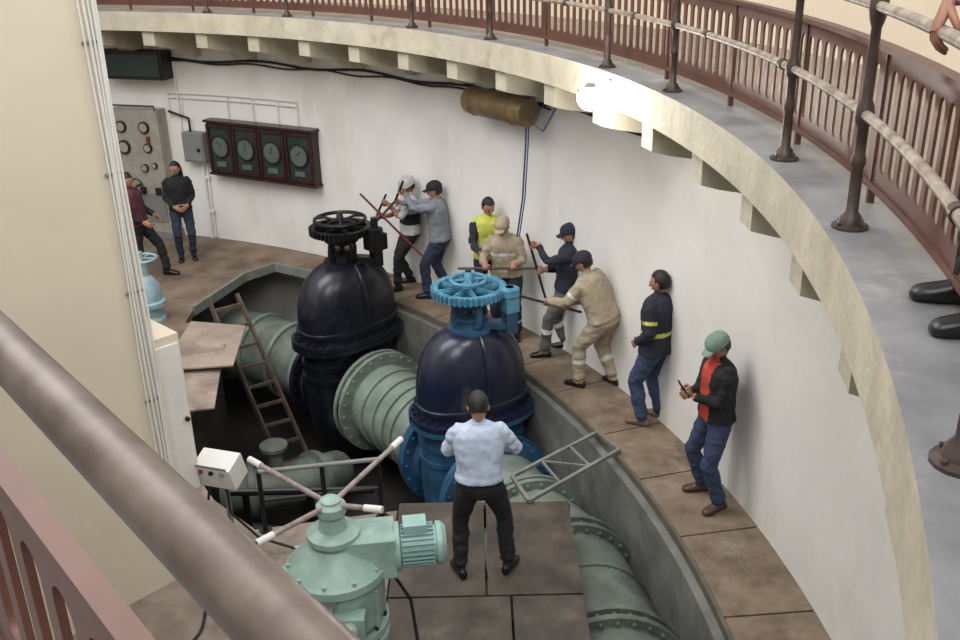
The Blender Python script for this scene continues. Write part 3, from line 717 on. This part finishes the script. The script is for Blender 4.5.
    for si,sg in enumerate((-1,1)):
        fx,fy,fz,fyaw=feet[si]
        hp=P+X0*sg*.092-sd*.03; t=math.radians(fyaw); fd=Vector((math.sin(t),math.cos(t),0)); fp=Vector((fx,fy,fz))
        an=fp+up*.085
        kn,an2=ik(hp,an,.43,.42,(fd+Vector((0,.6,0))+Vector((sg*.1,0,0))).normalized())
        tb.tube([hp+up*.03,hp.lerp(kn,.15),hp.lerp(kn,.5),kn],[.084*bulk,.092*bulk,.080*bulk,.064*bulk],dm,16)
        tb.tube([hp.lerp(kn,.9),kn,kn.lerp(an2,.3),kn.lerp(an2,.7),kn.lerp(an2,.93)],[.062*bulk,.063*bulk,.063*bulk,.057*bulk,.060*bulk],dm,16)
        off=an2-an; base=fp+off
        side=fd.cross(up)
        tb.tube([kn.lerp(an2,.8),an2,base+up*.05],[.04,.042,.042],dm,12)
        tb.loft([(base+fd*y_+up*(h_+.0),side*w_,up*h_,2.6) for y_,w_,h_ in[(-.085,.018,.03),(-.075,.034,.042),(-.03,.040,.048),(.03,.043,.047),(.09,.049,.036),(.14,.049,.030),(.175,.038,.025),(.19,.018,.016)]],dm,14)
        bones+= [(hp,kn,.08,'L',si),(kn,kn.lerp(an2,.93),.058,'C',si),(base-fd*.06+up*.035,base+fd*.17+up*.03,.04,'S',si)]
    me=bpy.data.meshes.new("tmp"); me.from_pydata([tuple(v) for v in tb.v],[],tb.f)
    bm=bmesh.new();bm.from_mesh(me);bmesh.ops.recalc_face_normals(bm,faces=bm.faces);bm.to_mesh(me);bm.free()
    ob=bpy.data.objects.new("tmp",me);scn.collection.objects.link(ob)
    rm=ob.modifiers.new("r","REMESH");rm.mode='VOXEL';rm.voxel_size=.0125
    sm=ob.modifiers.new("s","SMOOTH");sm.factor=.5;sm.iterations=3
    dg=bpy.context.evaluated_depsgraph_get();ev=ob.evaluated_get(dg);m2=ev.to_mesh()
    nv=len(m2.vertices);V=np.zeros(nv*3);m2.vertices.foreach_get("co",V);V=V.reshape(-1,3)
    NN=np.zeros(nv*3);m2.vertices.foreach_get("normal",NN);NN=NN.reshape(-1,3)
    polys=[tuple(p.vertices) for p in m2.polygons]
    ev.to_mesh_clear();bpy.data.objects.remove(ob);bpy.data.meshes.remove(me)
    def classify(Q):
        best=np.full(len(Q),1e9);bi=np.zeros(len(Q),int);bt=np.zeros(len(Q))
        for i,(a,c,r,l,s_) in enumerate(bones):
            a=np.array(a);c=np.array(c);d=c-a;t=np.clip(((Q-a)@d)/(d@d+1e-9),0,1)
            ds=np.linalg.norm(Q-a-t[:,None]*d,axis=1)/r
            w=ds<best;best[w]=ds[w];bi[w]=i;bt[w]=t[w]
        return bi,bt
    vi,vt=classify(V); lab=np.array([bb[3] for bb in bones])
    seed=len(name)*3.1+pos[0]*5
    for i in range(nv):
        l=lab[vi[i]]
        if l in 'TABLC':
            v=V[i]; q=Vector((v[0]*9+seed,v[1]*9,v[2]*(14 if l!='T' else 8)))
            a_=.014 if l in 'ABC' else .012
            d=noise.noise(q)*a_+noise.noise(q*2.3)*a_*.5
            V[i]+=NN[i]*d
    V[:,2]=np.maximum(V[:,2],0.001)
    FC=np.array([V[list(p)].mean(0) for p in polys]); fi,ft=classify(FC)
    hN=(FC-np.array(P))@np.array(sd); fwd_=(FC-np.array(P))@np.array(sd.cross(SR)); lat=(FC-np.array(P))@np.array(SR)
    ms=[]
    for i in range(len(polys)):
        bb=bones[fi[i]];l=bb[3];t=ft[i]
        if l=='T': 
            m=shirt if hN[i]>hem+.004 else trous
            if front and m is shirt and fwd_[i]>.03 and abs(lat[i])<.075: m=front
        elif l=='L': m=trous if hN[i]<hem+.004 else shirt
        elif l=='N': m=skin
        elif l=='A': m=shirt
        elif l=='B': m=(skin if short else (shirt if t<.93 else skin))
        elif l=='C': m=trous
        else: m=shoe
        if l=='N' and hN[i]<.50: m=shirt
        for (bl,t0,t1,bmz) in bands:
            if l==bl and l!='T' and t0<t<t1: m=bmz
            if l==bl=='T' and t0<hN[i]<t1: m=bmz
        ms.append(m)
    b=MB(); b.M=Mw; b.add([tuple(v) for v in V],polys,ms)
    for (Hm,ts,cu) in hmats: hand(b,Hm,ts,cu,skin)
    Hh=Matrix(((hr.x,hfd.x,hu.x,HC.x),(hr.y,hfd.y,hu.y,HC.y),(hr.z,hfd.z,hu.z,HC.z),(0,0,0,1)))
    head(b,Hh@Matrix.Scale(1.03,4),skin,hair,cap,long)
    x,y=fr(.5); b.loft([(N-sd*.02,x*.078,y*.070),(N+sd*.015+nd*.01,x*.066,y*.062)],shirt,16,cap=False)
    o=b.done(name,60,normals=False)
    if key: GRIPS[key]=gr
    return gr
def rx(p,m='relax',**k): return dict(p=p,m=m,**k)

person("man_in_white_shirt",(-.03,6.62),2,1.74,feet=((-.18,0,0,-24),(.22,.06,0,24)),spine=(0,.05,1),look=(-5,38),
  hands=(rx((-.06,.28,1.12),pole=(-1,-.4,-.3),aim=(.6,.3,.2),back=(-.3,0,-1)),rx((.10,.28,1.14),pole=(1,-.4,-.3),aim=(-.5,.3,.2),back=(.3,0,-1))),shirt=C_white,trous=C_black,shoe=S_blk,bulk=1.15,hem=.04)
gA=person("man_with_green_cap",(2.11,7.66),-104,1.76,feet=((-.18,-.02,0,-15),(.16,-.02,0,15)),pelvis=(0,-.02,.92),spine=(0,.02,1),look=(0,35),
  hands=(rx((-.04,.25,1.16),aim=(.5,.3,.3),back=(-.4,.5,-.8),curl=.9),rx((.06,.27,1.12),aim=(-.5,.3,.3),back=(.4,.5,-.8),curl=.9)),shirt=C_black,front=C_red,trous=C_jeans,shoe=S_brn,cap=(C_green,'cap'),bulk=1.15)
person("man_in_dark_jacket",(1.84,9.18),-50,1.80,feet=((-.12,.04,0,-10),(.13,-.04,0,12)),pelvis=(0,-.02,.92),spine=(0,.0,1),look=(-10,12),
  hands=(rx((-.15,.13,.95)),rx((.17,.11,.94))),shirt=C_navy,trous=C_jeans,shoe=S_tan,bulk=1.24,hem=-.08,bands=(('A',.5,.62,C_hv),('T',.14,.18,C_hv)))
person("worker_in_khaki_uniform",(1.32,10.13),-52,1.76,feet=((-.16,.10,0,-5),(.14,-.20,0,15)),pelvis=(0,-.12,.88),spine=(-.05,.46,1),look=(-10,30),
  hands=(rx((-.22,.52,.98),'grip',bar=(-.6,.8,.3)),rx((-.06,.36,.90),'grip',bar=(-.6,.8,.3))),shirt=C_khaki,trous=C_khaki,shoe=S_blk,cap=(C_navy,'cap'),bulk=1.28,bands=(('C',.35,.5,C_sil),('A',.5,.62,C_sil)),key='k8')
person("worker_in_navy_shirt",(1.08,11.02),-84,1.76,feet=((-.14,.26,0,-5),(.14,.0,0,10)),pelvis=(0,0,.90),spine=(0,-.06,1),look=(-5,20),
  hands=(rx((-.12,.44,1.44),'grip',bar=(0,.25,1)),rx((.02,.36,1.08),'grip',bar=(0,.25,1))),shirt=C_navy,trous=C_work,shoe=S_blk,cap=(C_navy,'cap'),bulk=1.17,bands=(('C',.3,.45,C_sil),),key='k7')
person("worker_in_khaki_shirt",(.36,11.60),192,1.72,feet=((-.14,.05,0,-8),(.14,.0,0,8)),pelvis=(0,-.05,.91),spine=(.05,.2,1),look=(15,32),
  hands=(rx((-.16,.42,1.12),'grip',bar=(1,.2,-.1)),rx((.20,.42,1.10),'grip',bar=(1,.2,-.1))),shirt=C_khaki,trous=C_navy,shoe=S_blk,cap=(C_khaki,'cap'),bulk=1.2,bands=(('C',.5,.62,C_sil),('T',.30,.34,C_sil)),key='k6')
person("worker_in_hi_vis_vest",(.13,12.2),170,1.78,feet=((-.1,0,0,-8),(.1,.0,0,8)),pelvis=(0,-.03,.92),spine=(0,.1,1),look=(-10,28),
  hands=(rx((-.16,.36,1.05)),rx((.16,.36,1.05))),shirt=C_hv,trous=C_navy,shoe=S_blk,bulk=1.12,bands=(('T',.15,.2,C_sil),('A',0,1,C_navy),('B',0,.93,C_navy)))
person("worker_in_grey_shirt",(-.60,13.10),-80,1.78,feet=((-.12,.12,0,-5),(.14,-.12,0,12)),pelvis=(0,-.06,.90),spine=(0,.08,1),look=(-8,15),
  hands=(rx((-.16,.46,1.58),'grip',bar=(-.1,.45,-1)),rx((-.02,.56,1.40),'grip',bar=(-.1,.45,-1))),shirt=C_grey,trous=C_djean,shoe=S_blk,cap=(C_black,'cap'),key='k4',bulk=1.2)
person("worker_in_hard_hat",(-.98,13.56),-110,1.74,feet=((-.14,.30,0,-5),(.14,.02,0,12)),pelvis=(0,.02,.89),spine=(-.05,.0,1),look=(-5,25),
  hands=(rx((-.05,.42,1.38),'grip',bar=(.1,.45,-1)),rx((.05,.50,1.15),'grip',bar=(.1,.45,-1))),shirt=C_ltgrey,trous=C_black,shoe=S_blk,cap=(HELM,'hat'),short=True,skin=SKD,key='k3',bulk=1.15,bands=(('T',.12,.3,C_black),))
person("woman_in_black_jacket",(-4.80,15.02),160,1.68,feet=((-.1,0,0,-8),(.1,.02,0,10)),look=(25,12),
  hands=(rx((-.10,.2,.98),aim=(.6,.2,0),back=(-.3,1,0)),rx((.10,.2,.98),aim=(-.6,.2,0),back=(.3,1,0))),shirt=C_black,trous=C_djean,shoe=S_blk,long=True,bulk=1.06)
person("man_in_burgundy_vest",(-5.22,14.22),100,1.74,feet=((-.12,.30,0,-5),(.12,-.25,0,12)),pelvis=(0,-.02,.88),spine=(0,-.12,1),look=(10,15),
  hands=(rx((-.2,.18,.95)),rx((.2,.2,.95))),shirt=C_burg,trous=C_black,shoe=S_blk,bulk=1.14,bands=(('A',0,1,C_black),('B',0,.93,C_black)))
base=A(11.19,-12.4,ZG)
person("man_on_gallery",(base.x,base.y),-80,1.74,feet=((-.14,.08,0,-5),(.13,.07,0,8)),pelvis=(-.02,-.10,.91),spine=(0,.06,1),look=(-10,20),z0=ZG,
  hands=(rx((-.26,-.05,.9)),rx((1.415,2.985,4.86),w=True,aim=(-.3,.2,-1.6),back=(.1,1,.6),curl=.45,pole=(1,-.3,.0))),shirt=C_blue,trous=C_black,shoe=S_blk,skin=SKD)
b=MB(); pm=(gA[0]+gA[1])/2+Vector((-.02,0,.03)); b.box(pm,(.012,.075,.15),M_black,Matrix.Rotation(math.radians(-35),3,'Y')); b.box(pm+Vector((.008,0,.004)),(.003,.066,.135),M_glass,Matrix.Rotation(math.radians(-35),3,'Y')); b.done("smartphone",0)

G=GRIPS
b=MB(); g=G['k4']; d=(g[1]-g[0]).normalized(); b.tube([g[0]-d*.25,g[0],g[1],Vector((-1.45,12.8,1.2))],.018,M_bar,10); b.done("pry_bar")
b=MB(); g=G['k3']; d=(g[1]-g[0]).normalized(); b.tube([g[0]-d*.12,g[0],g[1],g[1]+d*.35],.016,M_blk,10); b.done("pry_bar")
b=MB(); g=G['k7']; d=(g[1]-g[0]).normalized(); b.tube([g[0]-d*.2,g[0],g[1],g[1]+d*.45],.016,M_bar,10); b.done("pry_bar")
b=MB(); g=G['k8']; d=(g[0]-g[1]).normalized(); b.tube([g[1]-d*.2,g[1],g[0],g[0]+d*.7],.016,M_bar,10); b.done("pry_bar")
b=MB(); g=G['k6']; d=(g[1]-g[0]).normalized(); b.tube([g[0]-d*.3,g[0],g[1],g[1]+d*.35],.016,M_bar,10); b.done("pry_bar")
b=MB(); b.tube([(-1.62,12.9,1.62),(-.78,12.78,.72)],.016,M_red,10); b.done("pry_bar")

# ---------------- camera
f,th,ro=958.1,math.radians(22.89),math.radians(1.29)
c,s=math.cos(th),math.sin(th)
right=Vector((math.cos(ro),-math.sin(ro)*s,-math.sin(ro)*c)); down=Vector((-math.sin(ro),-math.cos(ro)*s,-math.cos(ro)*c)); up=-down; back=-Vector((0,c,-s))
cam=bpy.data.cameras.new("camera"); co=bpy.data.objects.new("camera",cam); scn.collection.objects.link(co)
cam.sensor_width=36; cam.lens=f/960*36; cam.clip_start=.02; cam.clip_end=100
co.matrix_world=Matrix(((right.x,up.x,back.x,0),(right.y,up.y,back.y,0),(right.z,up.z,back.z,5.13),(0,0,0,1)))
scn.camera=co
# ---------------- light
w=bpy.data.worlds.new("world"); scn.world=w; w.use_nodes=True
w.node_tree.nodes["Background"].inputs[0].default_value=(.95,.97,1,1); w.node_tree.nodes["Background"].inputs[1].default_value=1.07
def area(n,loc,tgt,size,e,col=(1,1,1)):
    l=bpy.data.lights.new(n,"AREA"); l.energy=e;l.size=size;l.color=col;o=bpy.data.objects.new(n,l);scn.collection.objects.link(o)
    o.location=loc;o.rotation_euler=(Vector(tgt)-Vector(loc)).to_track_quat('-Z','Y').to_euler(); return o
area("overhead_fill",(-5,8,9.5),(0,10,0),6,720,(1,.985,.96))  # area light added overhead for soft light; no roof window is built
area("overhead_fill",(0,0,9.0),(-2,9,0),4,360,(1,.985,.96))  # second added fill, from the camera side, to brighten tower and walls
l=bpy.data.lights.new("work_lamp_light","POINT");l.energy=40;l.shadow_soft_size=.1;l.color=(1,.97,.9);o=bpy.data.objects.new("work_lamp_light",l);scn.collection.objects.link(o);o.location=A(10.40,15.6,3.55)
